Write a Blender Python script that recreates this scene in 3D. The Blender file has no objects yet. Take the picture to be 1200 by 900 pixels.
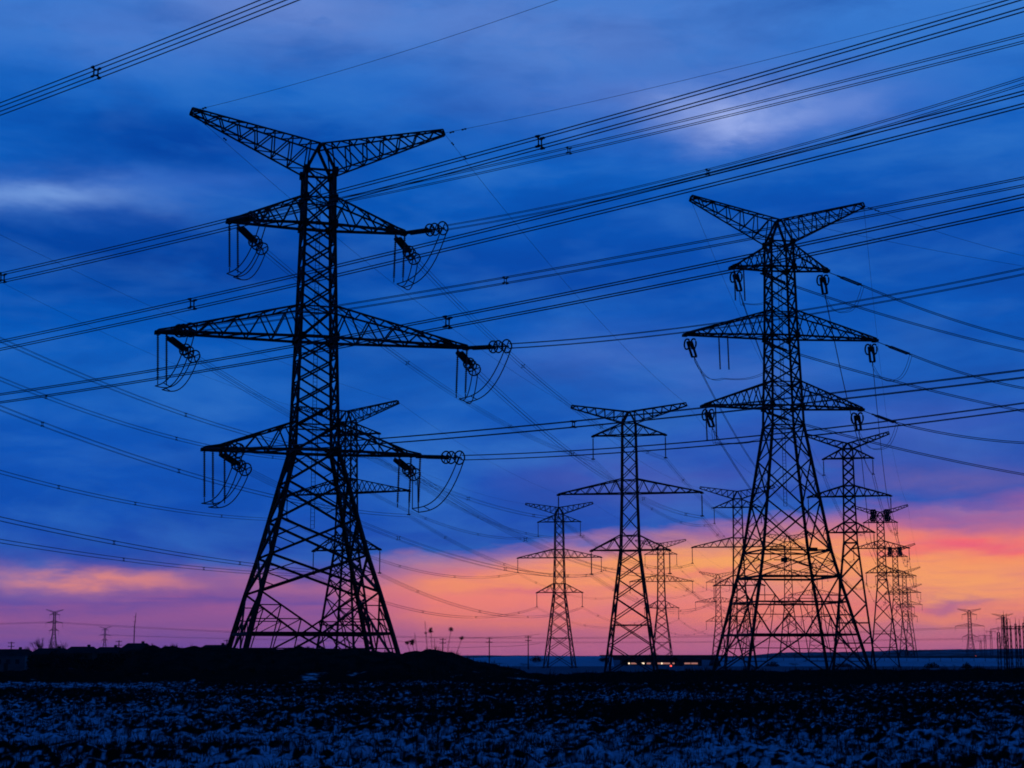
import bpy, math, random
import numpy as np
from mathutils import Vector, Matrix

R = math.radians
random.seed(7)
scene = bpy.context.scene
COL = scene.collection

# ------------------------------------------------------------------ camera
EYE, PITCH, F = 2.0, R(9.09), 2000.0            # focal length in units of a 1200 px wide frame
cam_d = bpy.data.cameras.new('camera')
cam_d.sensor_width = 36.0
cam_d.lens = 36.0 * F / 1200.0
cam_d.dof.use_dof = True; cam_d.dof.focus_distance = 190; cam_d.dof.aperture_fstop = 2.0
cam_d.clip_start, cam_d.clip_end = 0.5, 30000
cam = bpy.data.objects.new('camera', cam_d)
COL.objects.link(cam)
cam.location = (0, 0, EYE)
cam.rotation_euler = (R(90) + PITCH, 0, 0)
scene.camera = cam
scene.view_settings.view_transform = 'Standard'
scene.view_settings.look = 'None'
scene.view_settings.gamma = 1
scene.view_settings.use_curve_mapping = False
scene.view_settings.exposure = 0
try:
    scene.cycles.max_bounces = 4
    scene.cycles.use_denoising = True
    scene.cycles.filter_width = 1.8
except Exception:
    pass

CP, SP = math.cos(PITCH), math.sin(PITCH)


def ray(px, py):
    u, v = (px - 600) / F, (450 - py) / F
    return u, CP - v * SP, SP + v * CP


def at(px, py, Y):
    x, y, z = ray(px, py)
    k = Y / y
    return Vector((x * k, Y, EYE + z * k))


def px_of(p):
    y = p.y * CP + (p.z - EYE) * SP
    return 600 + F * p.x / y


def lin(c):
    return tuple(((v / 255) / 12.92 if v <= 10 else (((v / 255) + .055) / 1.055) ** 2.4) for v in c)


# ------------------------------------------------------------------ world: dusk sky with broken cloud
W = bpy.data.worlds.new('World')
scene.world = W
W.use_nodes = True
nt = W.node_tree
nt.nodes.clear()
NN, LK = nt.nodes.new, nt.links.new


def setin(sock, v):
    if isinstance(v, (int, float)):
        sock.default_value = v
    else:
        LK(v, sock)


def M(op, a, b=0.0, c=0.0, clamp=False):
    n = NN('ShaderNodeMath'); n.operation = op; n.use_clamp = clamp
    for i, v in enumerate((a, b, c)):
        setin(n.inputs[i], v)
    return n.outputs[0]


def MIX(f, a, b):
    n = NN('ShaderNodeMix'); n.data_type = 'RGBA'
    setin(n.inputs[0], f)
    for s, v in ((n.inputs[6], a), (n.inputs[7], b)):
        if isinstance(v, tuple):
            s.default_value = (*v, 1)
        else:
            LK(v, s)
    return n.outputs[2]


def RAMP(f, stops):
    n = NN('ShaderNodeValToRGB')
    setin(n.inputs[0], f)
    e = n.color_ramp.elements
    while len(e) < len(stops):
        e.new(.5)
    for q, (p, c) in zip(e, stops):
        q.position = p; q.color = (*lin(c), 1)
    return n.outputs[0]


tc = NN('ShaderNodeTexCoord')
sep = NN('ShaderNodeSeparateXYZ'); LK(tc.outputs['Generated'], sep.inputs[0])
DEG = 180 / math.pi
AZ0 = M('MULTIPLY', M('ARCTAN2', sep.outputs[0], sep.outputs[1]), DEG)
EL0 = M('MULTIPLY', M('ARCSINE', sep.outputs[2]), DEG)


def NOISE(sx, sy, scale, detail=4, rough=.55, seed=0.0, dist=0.0):
    cx = NN('ShaderNodeCombineXYZ')
    LK(M('MULTIPLY', AZ0, sx), cx.inputs[0]); LK(M('MULTIPLY', EL0, sy), cx.inputs[1])
    cx.inputs[2].default_value = seed
    n = NN('ShaderNodeTexNoise')
    n.inputs['Scale'].default_value = scale; n.inputs['Detail'].default_value = detail
    n.inputs['Roughness'].default_value = rough; n.inputs['Distortion'].default_value = dist
    LK(cx.outputs[0], n.inputs['Vector'])
    return n


w1 = NOISE(.1, .3, 1.6, 5, .55, 3.1)
ws = NN('ShaderNodeSeparateColor'); LK(w1.outputs['Color'], ws.inputs[0])
wx = M('SUBTRACT', ws.outputs[0], .5)
wy = M('SUBTRACT', ws.outputs[1], .5)
w2 = NOISE(.35, 1.3, 1.5, 4, .6, 8.4)
w2v = M('SUBTRACT', w2.outputs[0], .5)
AZ = M('ADD', AZ0, M('MULTIPLY', wx, 7.0))
EL = M('ADD', EL0, M('ADD', M('MULTIPLY', wy, 1.9), M('MULTIPLY', w2v, .5)))


def azel(px, py):
    x, y, z = ray(px, py)
    return math.degrees(math.atan2(x, y)), math.degrees(math.atan2(z, math.hypot(x, y)))


def elr(py):
    return azel(600, py)[1] / 45.0


blue = RAMP(M('DIVIDE', EL, 45), [(elr(690), (76, 78, 170)), (elr(650), (30, 77, 176)), (elr(600), (8, 79, 181)),
                                  (elr(520), (8, 84, 184)), (elr(450), (14, 93, 188)), (elr(380), (0, 88, 187)),
                                  (elr(295), (0, 79, 177)), (elr(215), (4, 91, 189)), (elr(120), (20, 101, 196)),
                                  (elr(60), (48, 116, 204)), (elr(0), (58, 122, 208)), (.6, (26, 110, 225)), (.8, (16, 112, 240)), (1.0, (6, 100, 225))])
n1 = NOISE(.09, .3, 1.3, 6, .6, 12.0, .3)
cl = M('MULTIPLY', M('SUBTRACT', n1.outputs[0], .5), 2.1)
blue = MIX(M('MAXIMUM', cl, 0.0, clamp=True), blue, lin((56, 124, 206)))
blue = MIX(M('MULTIPLY', M('MAXIMUM', M('MULTIPLY', cl, -1.0), 0.0, clamp=True), 1.0), blue, lin((0, 58, 150)))


n5 = NOISE(.3, .85, 1.1, 7, .62, 77.0, .5)
tear = M('MULTIPLY_ADD', n5.outputs[0], 2.4, -.2, clamp=True)


def BLOB(col, px, py, sx, sy, c, k):
    a, e = azel(px, py)
    dx = M('MULTIPLY', M('SUBTRACT', AZ, a), F / DEG / sx)
    dy = M('MULTIPLY', M('SUBTRACT', EL, e), F / DEG / sy)
    d2 = M('ADD', M('MULTIPLY', dx, dx), M('MULTIPLY', dy, dy))
    m = M('MULTIPLY', M('MULTIPLY', M('EXPONENT', M('MULTIPLY', d2, -1.0)), tear), k, clamp=True)
    return MIX(m, col, lin(c))


for b in [(40, 226, 130, 22, (118, 158, 224), .95), (200, 212, 150, 18, (58, 108, 198), .6),
          (230, 165, 200, 30, (0, 62, 156), .9), (190, 305, 300, 45, (0, 60, 152), .8), (640, 325, 160, 28, (0, 66, 164), .6),
          (780, 120, 220, 36, (92, 128, 205), .6), (960, 118, 160, 42, (82, 120, 206), .55),
          (875, 137, 85, 26, (156, 176, 236), 1.0), (1010, 120, 60, 22, (104, 138, 214), .7), (330, 178, 130, 30, (0, 68, 166), .6), (600, 28, 160, 60, (92, 130, 206), .7), (350, 15, 150, 42, (108, 140, 212), .8),
          (120, 40, 170, 40, (80, 124, 206), .6), (730, 45, 150, 50, (92, 130, 206), .5),
          (1000, 245, 260, 40, (0, 70, 168), .7), (720, 415, 110, 32, (76, 110, 192), .45), (840, 440, 120, 28, (70, 104, 192), .45),
          (1060, 505, 200, 40, (86, 102, 188), .35), (740, 570, 140, 34, (78, 86, 174), .6), (1130, 562, 140, 24, (104, 94, 168), .8)]:
    blue = BLOB(blue, *b)

glow = RAMP(M('DIVIDE', EL, 6.0), [(max(0, azel(600, y)[1] / 6.0), c) for y, c in
            [(770, (180, 98, 142)), (745, (206, 112, 136)), (722, (242, 130, 114)), (700, (250, 134, 116)), (676, (255, 156, 96)),
             (650, (255, 162, 92)), (622, (228, 118, 124)), (598, (188, 104, 148))]])
leftm = M('MULTIPLY', M('SUBTRACT', -2.6, AZ0), .3, clamp=True)
glow = MIX(M('MULTIPLY', leftm, .92), glow, RAMP(M('DIVIDE', EL, 6.0),
           [(max(0, azel(600, y)[1] / 6.0), c) for y, c in
            [(768, (106, 75, 166)), (745, (130, 84, 157)), (725, (140, 86, 155)), (705, (94, 74, 161)), (686, (150, 94, 154)), (668, (78, 75, 164)), (640, (50, 74, 168))]]))
for b in [(880, 652, 170, 26, (255, 170, 96), .9), (1110, 694, 160, 26, (255, 166, 100), .95), (700, 640, 110, 16, (255, 142, 108), .6),
          (1150, 610, 150, 18, (178, 106, 152), .9), (1140, 644, 130, 15, (252, 98, 112), 1.0), (1020, 655, 60, 5, (246, 120, 112), .7), (1060, 716, 90, 5, (232, 112, 122), .7), (960, 708, 60, 5, (220, 116, 132), .6), (820, 668, 60, 5, (244, 128, 116), .7), (620, 690, 80, 5, (226, 110, 128), .7), (520, 668, 50, 6, (206, 110, 140), .7), (560, 640, 90, 7, (236, 120, 122), .6), (1140, 600, 40, 4, (228, 142, 146), .6), (580, 662, 110, 20, (248, 134, 118), .6), (455, 690, 50, 26, (228, 118, 128), .55),
          (245, 684, 26, 8, (98, 76, 162), .7), (1112, 712, 34, 6, (168, 104, 150), .8), (1100, 735, 60, 6, (190, 116, 146), .6),
          (890, 690, 50, 10, (205, 128, 146), .55), (760, 700, 70, 10, (214, 120, 140), .5), (640, 712, 60, 7, (206, 116, 146), .5)]:
    glow = BLOB(glow, *b)

n3 = NOISE(.22, 2.2, 1.3, 5, .6, 31.0, .6)
st3 = M('MULTIPLY', M('SUBTRACT', n3.outputs[0], .48), 3.2, clamp=True)
glow = MIX(M('MULTIPLY', st3, M('MULTIPLY_ADD', AZ0, .012, .42, clamp=True)), glow, lin((214, 108, 136)))
n4 = NOISE(.22, .7, 1.2, 4, .5, 51.0, .3)
c4 = M('MULTIPLY', M('SUBTRACT', n4.outputs[0], .5), .9)
blue = MIX(M('MAXIMUM', c4, 0.0, clamp=True), blue, lin((62, 126, 208)))
blue = MIX(M('MAXIMUM', M('MULTIPLY', c4, -1.0), 0.0, clamp=True), blue, lin((0, 56, 146)))
for b in [(150, 681, 150, 11, (236, 144, 128), 1.0), (330, 690, 60, 16, (206, 118, 148), .6), (250, 676, 26, 8, (98, 78, 164), .6), (70, 712, 120, 12, (98, 76, 164), .6)]:
    blue = BLOB(blue, *b)
a0, e0 = azel(0, 694)
a1, e1 = azel(1200, 592)
slope = (e1 - e0) / (a1 - a0)
edge = M('ADD', M('MULTIPLY', AZ0, slope), e0 - slope * a0)
gm = M('MULTIPLY_ADD', M('SUBTRACT', edge, EL), .95, .42, clamp=True)
front = M('MULTIPLY_ADD', M('ABSOLUTE', AZ0), -1 / 30.0, 70 / 30.0, clamp=True)
sky_c = MIX(M('MULTIPLY', M('SMOOTH_MIN', gm, 1.0, .3), front), blue, glow)
# the eastern half of the dome, away from the sunset, is already dark
backm = M('MULTIPLY_ADD', M('COSINE', M('MULTIPLY', AZ0, 1 / DEG)), .55, .5, clamp=True)
sky_c = MIX(M('MULTIPLY_ADD', backm, -.93, .93), sky_c, (.0008, .004, .014))
bg = NN('ShaderNodeBackground'); LK(sky_c, bg.inputs[0]); bg.inputs[1].default_value = 1.0
SUN_AZ, SUN_EL = 11.0, 0.6
st = NN('ShaderNodeTexSky'); st.sky_type = 'NISHITA'; st.sun_disc = False
st.sun_elevation = R(SUN_EL); st.sun_rotation = R(SUN_AZ)
bg2 = NN('ShaderNodeBackground'); LK(st.outputs[0], bg2.inputs[0]); bg2.inputs[1].default_value = 0.001
add = NN('ShaderNodeAddShader'); LK(bg.outputs[0], add.inputs[0]); LK(bg2.outputs[0], add.inputs[1])
out = NN('ShaderNodeOutputWorld'); LK(add.outputs[0], out.inputs[0])
try:
    W.cycles.sampling_method = 'MANUAL'; W.cycles.sample_map_resolution = 512
except Exception:
    pass

sun_d = bpy.data.lights.new('sun', 'SUN')
sun_d.energy = 0.04; sun_d.angle = R(8); sun_d.color = (1, .55, .35)
sun = bpy.data.objects.new('sun', sun_d); COL.objects.link(sun)
sun.rotation_euler = Vector((math.sin(R(SUN_AZ)), math.cos(R(SUN_AZ)), math.tan(R(SUN_EL)))).to_track_quat('Z', 'Y').to_euler()


# ------------------------------------------------------------------ materials
def material(name, c, c2=None, scale=4.0, rough=.7, metal=0.0, emit=0.0, bump=0.0):
    m = bpy.data.materials.new(name); m.use_nodes = True
    t = m.node_tree; b = t.nodes['Principled BSDF']
    b.inputs['Roughness'].default_value = rough; b.inputs['Metallic'].default_value = metal
    b.inputs['Base Color'].default_value = (*c, 1)
    b.inputs['Specular IOR Level'].default_value = .5 if rough < .5 else (0.0 if rough > .92 else .08)
    if c2 is not None:
        tcn = t.nodes.new('ShaderNodeTexCoord')
        n = t.nodes.new('ShaderNodeTexNoise'); n.inputs['Scale'].default_value = scale; n.inputs['Detail'].default_value = 5
        t.links.new(tcn.outputs['Object'], n.inputs['Vector'])
        r = t.nodes.new('ShaderNodeValToRGB')
        r.color_ramp.elements[0].position = .38; r.color_ramp.elements[0].color = (*c, 1)
        r.color_ramp.elements[1].position = .62; r.color_ramp.elements[1].color = (*c2, 1)
        t.links.new(n.outputs[0], r.inputs[0]); t.links.new(r.outputs[0], b.inputs['Base Color'])
        if bump:
            bp = t.nodes.new('ShaderNodeBump'); bp.inputs['Strength'].default_value = bump
            t.links.new(n.outputs[0], bp.inputs['Height']); t.links.new(bp.outputs[0], b.inputs['Normal'])
    if emit:
        b.inputs['Emission Color'].default_value = (*c, 1); b.inputs['Emission Strength'].default_value = emit
    return m


MAT = dict(
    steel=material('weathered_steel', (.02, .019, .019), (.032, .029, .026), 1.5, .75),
    wire=material('aluminium_wire', (.04, .04, .042), (.055, .055, .058), .3, .7),
    glass=material('insulator_ceramic', (.03, .022, .018), (.05, .035, .03), 3, .45),
    soil=material('frozen_soil', (.011, .009, .007), (.022, .018, .014), .9, .95, bump=.5),
    wall_pale=material('pale_house_wall', (.2, .2, .2), (.15, .15, .15), .5, .9),
    wall_dark=material('brick_house_wall', (.09, .055, .04), (.06, .04, .03), 1.2, .9),
    roof=material('roof_shingle', (.016, .015, .015), (.028, .025, .024), 2, .95),
    glasswin=material('window_glass', (.02, .022, .025), rough=.1),
    concrete=material('bridge_concrete', (.12, .115, .11), (.08, .078, .075), .4, .9),
    bark=material('bark', (.03, .022, .017), (.05, .04, .03), 6, .95),
    leaf=material('dark_shrub_foliage', (.02, .022, .014), (.035, .032, .02), 3, .95),
    straw=material('dry_straw', (.03, .02, .012), (.06, .042, .026), 9, .9),
    wood=material('creosoted_pole', (.04, .03, .022), (.06, .045, .035), 3, .9),
    lit=material('pink_glow_strip', (1.0, .4, .3), emit=.38),  # emissive pink standing in for reflected sky glow under the deck
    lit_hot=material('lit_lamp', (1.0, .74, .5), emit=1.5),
    lit_red=material('red_lamp', (1.0, .12, .08), emit=1.2),
)


# ------------------------------------------------------------------ mesh helpers
class MB:
    def __init__(self):
        self.v, self.f = [], []

    def bar(self, p, q, w, h=None):
        p, q = Vector(p), Vector(q)
        d = q - p
        if d.length < 1e-5:
            return
        d.normalize()
        up = Vector((0, 0, 1)) if abs(d.z) < .95 else Vector((0, 1, 0))
        a = d.cross(up).normalized() * (w / 2)
        b = d.cross(a).normalized() * ((h or w) / 2)
        n = len(self.v)
        for c in (p, q):
            for s, t in ((-1, -1), (1, -1), (1, 1), (-1, 1)):
                self.v.append(c + a * s + b * t)
        self.f += [(n, n + 1, n + 2, n + 3), (n + 7, n + 6, n + 5, n + 4)]
        for i in range(4):
            j = (i + 1) % 4
            self.f.append((n + j, n + i, n + 4 + i, n + 4 + j))

    def tube(self, pts, rad, n=5, closed=False):
        pts = [Vector(p) for p in pts]
        m = len(pts); base = len(self.v)
        rs = rad if isinstance(rad, (list, tuple)) else [rad] * m
        for i, p in enumerate(pts):
            if closed:
                d = pts[(i + 1) % m] - pts[i - 1]
            else:
                d = pts[min(i + 1, m - 1)] - pts[max(i - 1, 0)]
            d.normalize()
            up = Vector((0, 0, 1)) if abs(d.z) < .9 else Vector((0, 1, 0))
            a = d.cross(up).normalized(); b = d.cross(a)
            for k in range(n):
                t = 2 * math.pi * k / n
                self.v.append(p + (a * math.cos(t) + b * math.sin(t)) * rs[i])
        for i in range(m if closed else m - 1):
            for k in range(n):
                i2 = (i + 1) % m; k2 = (k + 1) % n
                self.f.append((base + i * n + k, base + i * n + k2, base + i2 * n + k2, base + i2 * n + k))
        if not closed:
            self.f.append(tuple(base + k for k in range(n))[::-1])
            self.f.append(tuple(base + (m - 1) * n + k for k in range(n)))

    def ribbed(self, p, q, r0, r1, n, sides=7):
        """insulator: a core with n sheds along it"""
        p, q = Vector(p), Vector(q)
        pts, rs = [], []
        for i in range(n):
            for t, r in ((.02, r0), (.3, r0), (.36, r1), (.62, r1 * .8), (.68, r0)):
                pts.append(p.lerp(q, (i + t) / n)); rs.append(r)
        d = (q - p).normalized()
        up = Vector((0, 0, 1)) if abs(d.z) < .9 else Vector((0, 1, 0))
        a = d.cross(up).normalized(); b = d.cross(a)
        base = len(self.v); m = len(pts)
        for pt, r in zip(pts, rs):
            for k in range(sides):
                t = 2 * math.pi * k / sides
                self.v.append(pt + (a * math.cos(t) + b * math.sin(t)) * r)
        for i in range(m - 1):
            for k in range(sides):
                k2 = (k + 1) % sides
                self.f.append((base + i * sides + k, base + i * sides + k2, base + (i + 1) * sides + k2, base + (i + 1) * sides + k))

    def ring(self, c, nrm, rad, r, n=20, spokes=0, sx=1.0, sz=1.0):
        c, nrm = Vector(c), Vector(nrm).normalized()
        up = Vector((0, 0, 1)) if abs(nrm.z) < .9 else Vector((0, 1, 0))
        a = nrm.cross(up).normalized(); b = a.cross(nrm).normalized()
        P = lambda t, k=1.0: c + (a * math.cos(t) * sx + b * math.sin(t) * sz) * rad * k
        self.tube([P(2 * math.pi * i / n) for i in range(n)], r, 5, closed=True)
        for i in range(spokes):
            t = math.pi * i / spokes + .4
            self.bar(P(t), P(t + math.pi), r * 1.1)

    def box(self, c, s, rz=0):
        c = Vector(c); n = len(self.v)
        m = Matrix.Rotation(rz, 3, 'Z')
        for z in (-1, 1):
            for x, y in ((-1, -1), (1, -1), (1, 1), (-1, 1)):
                self.v.append(c + m @ Vector((x * s[0] / 2, y * s[1] / 2, z * s[2] / 2)))
        self.f += [(n + 3, n + 2, n + 1, n), (n + 4, n + 5, n + 6, n + 7)]
        for i in range(4):
            j = (i + 1) % 4
            self.f.append((n + i, n + j, n + 4 + j, n + 4 + i))

    def poly(self, pts):
        n = len(self.v)
        self.v += [Vector(p) for p in pts]
        self.f.append(tuple(range(n, n + len(pts))))

    def build(self, name, mat, parent=None):
        me = bpy.data.meshes.new(name)
        me.from_pydata([tuple(v) for v in self.v], [], self.f)
        me.update()
        me.materials.append(mat if not isinstance(mat, str) else MAT[mat])
        o = bpy.data.objects.new(name, me)
        COL.objects.link(o)
        if parent:
            o.parent = parent
        return o


def tag(o, label=None, cat=None, group=None, kind=None):
    for k, v in (('label', label), ('category', cat), ('group', group), ('kind', kind)):
        if v:
            o[k] = v
    return o


def empty(name, loc, rz=0, label=None, cat=None, group=None):
    o = bpy.data.objects.new(name, None)
    COL.objects.link(o)
    o.location = loc; o.rotation_euler = (0, 0, rz); o.empty_display_size = .5
    return tag(o, label, cat, group)


def copy_tree(o, parent=None):
    c = o.copy(); COL.objects.link(c)
    if parent:
        c.parent = parent
    for ch in list(o.children):
        copy_tree(ch, c)
    return c


# ------------------------------------------------------------------ noise on the ground
def hash2(ix, iy, seed):
    h = (ix.astype(np.int64) * 374761393 + iy.astype(np.int64) * 668265263 + seed * 974711) & 0xFFFFFFFF
    h = ((h ^ (h >> 13)) * 1274126177) & 0xFFFFFFFF
    h = h ^ (h >> 16)
    return (h & 0xFFFF) / 65535.0


def vnoise(x, y, s, seed):
    x, y = np.asarray(x, float) / s, np.asarray(y, float) / s
    ix, iy = np.floor(x), np.floor(y)
    fx, fy = x - ix, y - iy
    fx = fx * fx * (3 - 2 * fx); fy = fy * fy * (3 - 2 * fy)
    a = hash2(ix, iy, seed); b = hash2(ix + 1, iy, seed); c = hash2(ix, iy + 1, seed); d = hash2(ix + 1, iy + 1, seed)
    return (a * (1 - fx) + b * fx) * (1 - fy) + (c * (1 - fx) + d * fx) * fy


def fbm(x, y, s, seed, oct=4, g=.5):
    t, a, k = 0, 1, 0
    for i in range(oct):
        t = t + vnoise(x, y, s / 2 ** i, seed + i * 17) * a; k += a; a *= g
    return t / k


def sstep(a, b, x):
    t = np.clip((np.asarray(x, float) - a) / (b - a), 0, 1)
    return t * t * (3 - 2 * t)


def gz(x, y):
    """broad lie of the land"""
    r = np.hypot(x, y)
    return -1.5 * sstep(215, 380, r)


def gzf(x, y):
    return float(gz(np.array(float(x)), np.array(float(y))))


# ------------------------------------------------------------------ ground sheet
def make_ground():
    # azimuth columns: dense in front of the camera, sparse elsewhere
    az = np.concatenate([np.radians(np.linspace(-20.5, 20.5, 760)), np.radians(np.linspace(21.5, 338.5, 100))])
    rr = [3.0]
    while rr[-1] < 6000:
        r = rr[-1]
        st = .02 * r if r < 18 else (.0022 * r + .03 if r < 150 else .03 * r)
        rr.append(r + st)
    rr = np.array(rr)
    A, RR = np.meshgrid(az, rr)
    X, Y = RR * np.sin(A), RR * np.cos(A)
    near = 1 - sstep(130, 200, RR)
    cl = np.abs(fbm(X, Y, 1.0, 3, 3) - .5) * 2
    clod = .27 * (fbm(X, Y * 1.25, .62, 11, 4, .6) - .5) + .16 * cl + .5 * (fbm(X, Y, 6, 5, 2) - .5)
    grit = .07 * (vnoise(X, Y, .16, 301) - .5) + .05 * (vnoise(X, Y, .33, 302) - .5)
    lump = grit * (1 - sstep(60, 110, RR)) + np.maximum(vnoise(X, Y, .3, 77) - .58, 0) * .36
    Z = gz(X, Y) + (clod + lump) * near
    big = fbm(X, Y, 16, 91, 3)
    mid = fbm(X, Y * 1.3, 1.3, 33, 4, .6)
    fine = fbm(X, Y * .8, .27, 58, 3, .6)
    hi = (clod + lump - .12 * 2) * 1.1
    tiny = fbm(X, Y * .7, .13, 71, 2, .6)
    cover = .45 * (mid - .5) + .8 * (big - .5) + 1.0 * (fine - .5) + 1.1 * (tiny - .5) - hi * .9
    # the drifts lie thickest close by; the middle of the field is mostly bare stubble
    cover += -.2 - .15 * sstep(40, 66, RR) + .06 * (1 - sstep(31, 40, RR)) + .05 * sstep(100, 125, RR)
    snow = sstep(-.03, .07, cover)
    snow = np.where(RR > 200, .3, snow)
    nr, na = A.shape
    verts = np.stack([X, Y, Z], -1).reshape(-1, 3)
    i = np.arange(nr - 1)[:, None] * na
    j = np.arange(na)[None, :]; j2 = (j + 1) % na
    faces = np.stack([i + j, i + na + j, i + na + j2, i + j2], -1).reshape(-1, 4)
    # close the hole under the camera
    me = bpy.data.meshes.new('ground')
    c = len(verts)
    verts = np.vstack([verts, [[0, 0, 0]]])
    me.vertices.add(len(verts)); me.vertices.foreach_set('co', verts.ravel())
    tri = np.stack([np.full(na, c), np.arange(na), (np.arange(na) + 1) % na], -1)
    nl = faces.size + tri.size
    me.loops.add(nl); me.loops.foreach_set('vertex_index', np.concatenate([faces.ravel(), tri.ravel()]).astype(np.int32))
    npoly = len(faces) + len(tri)
    me.polygons.add(npoly)
    starts = np.concatenate([np.arange(len(faces)) * 4, len(faces) * 4 + np.arange(len(tri)) * 3]).astype(np.int32)
    me.polygons.foreach_set('loop_start', starts)
    me.update(calc_edges=True); me.validate()
    at_ = me.attributes.new('snow_cover', 'FLOAT', 'POINT')
    at_.data.foreach_set('value', np.append(snow.ravel(), 0).astype(np.float32))
    me.polygons.foreach_set('use_smooth', [True] * len(me.polygons))
    m = bpy.data.materials.new('snowy_field'); m.use_nodes = True
    t = m.node_tree; b = t.nodes['Principled BSDF']; b.inputs['Roughness'].default_value = .9; b.inputs['Specular IOR Level'].default_value = 0.0
    an = t.nodes.new('ShaderNodeAttribute'); an.attribute_name = 'snow_cover'
    tcn = t.nodes.new('ShaderNodeTexCoord')
    n = t.nodes.new('ShaderNodeTexNoise'); n.inputs['Scale'].default_value = 9; n.inputs['Detail'].default_value = 6; n.inputs['Roughness'].default_value = .7
    t.links.new(tcn.outputs['Object'], n.inputs['Vector'])
    soil = t.nodes.new('ShaderNodeValToRGB')
    soil.color_ramp.elements[0].color = (.005, .004, .003, 1); soil.color_ramp.elements[1].color = (.02, .013, .009, 1)
    t.links.new(n.outputs[0], soil.inputs[0])
    ma = t.nodes.new('ShaderNodeMath'); ma.operation = 'MULTIPLY_ADD'; ma.use_clamp = True
    t.links.new(n.outputs[0], ma.inputs[0]); ma.inputs[1].default_value = 1.6; ma.inputs[2].default_value = -.35
    mu = t.nodes.new('ShaderNodeMath'); mu.operation = 'MULTIPLY'
    t.links.new(an.outputs['Fac'], mu.inputs[0]); t.links.new(ma.outputs[0], mu.inputs[1])
    mx = t.nodes.new('ShaderNodeMix'); mx.data_type = 'RGBA'
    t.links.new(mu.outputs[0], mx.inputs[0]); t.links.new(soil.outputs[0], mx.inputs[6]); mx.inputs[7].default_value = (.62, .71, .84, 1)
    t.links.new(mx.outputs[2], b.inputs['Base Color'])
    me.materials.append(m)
    o = bpy.data.objects.new('ground', me); COL.objects.link(o)
    return tag(o, kind='structure')


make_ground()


# snow material for banks: snow on what faces up, soil on what is steep or bare
def snowy(name, amount, scale, soil=(.011, .009, .007), snow=(.7, .72, .76)):
    m = bpy.data.materials.new(name); m.use_nodes = True
    t = m.node_tree; b = t.nodes['Principled BSDF']; b.inputs['Roughness'].default_value = .9; b.inputs['Specular IOR Level'].default_value = 0.0
    tcn = t.nodes.new('ShaderNodeTexCoord')
    n = t.nodes.new('ShaderNodeTexNoise'); n.inputs['Scale'].default_value = scale; n.inputs['Detail'].default_value = 6; n.inputs['Roughness'].default_value = .65
    t.links.new(tcn.outputs['Object'], n.inputs['Vector'])
    r = t.nodes.new('ShaderNodeValToRGB')
    r.color_ramp.elements[0].position = 1 - amount - .05; r.color_ramp.elements[0].color = (*soil, 1)
    r.color_ramp.elements[1].position = 1 - amount + .08; r.color_ramp.elements[1].color = (*snow, 1)
    t.links.new(n.outputs[0], r.inputs[0]); t.links.new(r.outputs[0], b.inputs['Base Color'])
    return m


MAT['bank'] = snowy('bare_earth_bank', .34, .35)
MAT['verge'] = snowy('dark_ditch_verge', .08, .5)
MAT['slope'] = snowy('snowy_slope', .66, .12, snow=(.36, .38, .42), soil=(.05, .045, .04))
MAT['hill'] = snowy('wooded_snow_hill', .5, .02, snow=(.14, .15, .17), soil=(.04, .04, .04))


def ridge(name, mat, crest, depth, wfront, wback, base, seed, bump, nu=300, nv=26, flat=0.0):
    """a long earth ridge: crest = [(x, z)] world positions on the line y = depth; base(x) = foot level"""
    xs = [c[0] for c in crest]; zs = [c[1] for c in crest]
    X1 = np.linspace(xs[0], xs[-1], nu)
    H = np.interp(X1, xs, zs)
    v = np.linspace(-1, 1, nv)
    XX, VV = np.meshgrid(X1, v, indexing='ij')
    YY = depth + np.where(VV < 0, VV * wfront, VV * wback)
    ft = base - .3
    a = np.clip((1 - np.abs(VV)) / (1 - flat), 0, 1)
    prof = np.sin(a * np.pi / 2) ** 1.25
    nz = (fbm(XX, YY, bump * 9, seed, 5, .6) - .5) * bump * 3.2 * np.clip(prof * 2, 0, 1)
    ZZ = ft + (H[:, None] - ft) * prof + nz
    verts = np.stack([XX, YY, ZZ], -1).reshape(-1, 3)
    fs = []
    for i in range(nu - 1):
        for j in range(nv - 1):
            q = i * nv + j
            fs.append((q, q + nv, q + nv + 1, q + 1))
    me = bpy.data.meshes.new(name); me.from_pydata(verts.tolist(), [], fs); me.update()
    me.polygons.foreach_set('use_smooth', [True] * len(me.polygons))
    me.materials.append(MAT[mat])
    o = bpy.data.objects.new(name, me); COL.objects.link(o)
    if depth < 200:
        TUFT.append(verts)
    return o


TUFT = []


def crest_px(pts, Y):
    return [(at(px, py, Y).x, at(px, py, Y).z) for px, py in pts]


# dark verge closing the field on the right, and a lower patchy one on the left
o = ridge('verge', 'verge', crest_px([(590, 799), (680, 790), (760, 787), (840, 786.5), (1000, 786), (1200, 785), (1330, 785)], 138), 138, 14, 16, 0, 5, .22, 260, 24)
tag(o, kind='structure')
o = ridge('verge', 'bank', crest_px([(-140, 789), (0, 788), (130, 786), (300, 787), (420, 786), (560, 789), (680, 795)], 136), 136, 9, 14, 0, 9, .3, 260, 24)
tag(o, kind='structure')
o = ridge('earth_bank', 'soil', crest_px([(150, 784), (168, 761), (178, 756), (188, 761), (200, 757.5), (213, 760), (228, 757.5), (238, 760), (262, 759), (290, 761), (330, 762), (352, 759), (372, 761), (400, 762),
                                         (418, 760), (440, 764), (470, 766), (482, 763), (498, 761), (512, 762), (530, 764), (545, 769), (560, 775), (600, 784), (650, 797)], 156), 156, 13, 12, 0, 21, .2, 1000, 30)
tag(o, 'long lumpy dark earth bank at the foot of the left giant', 'earth bank')
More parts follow.
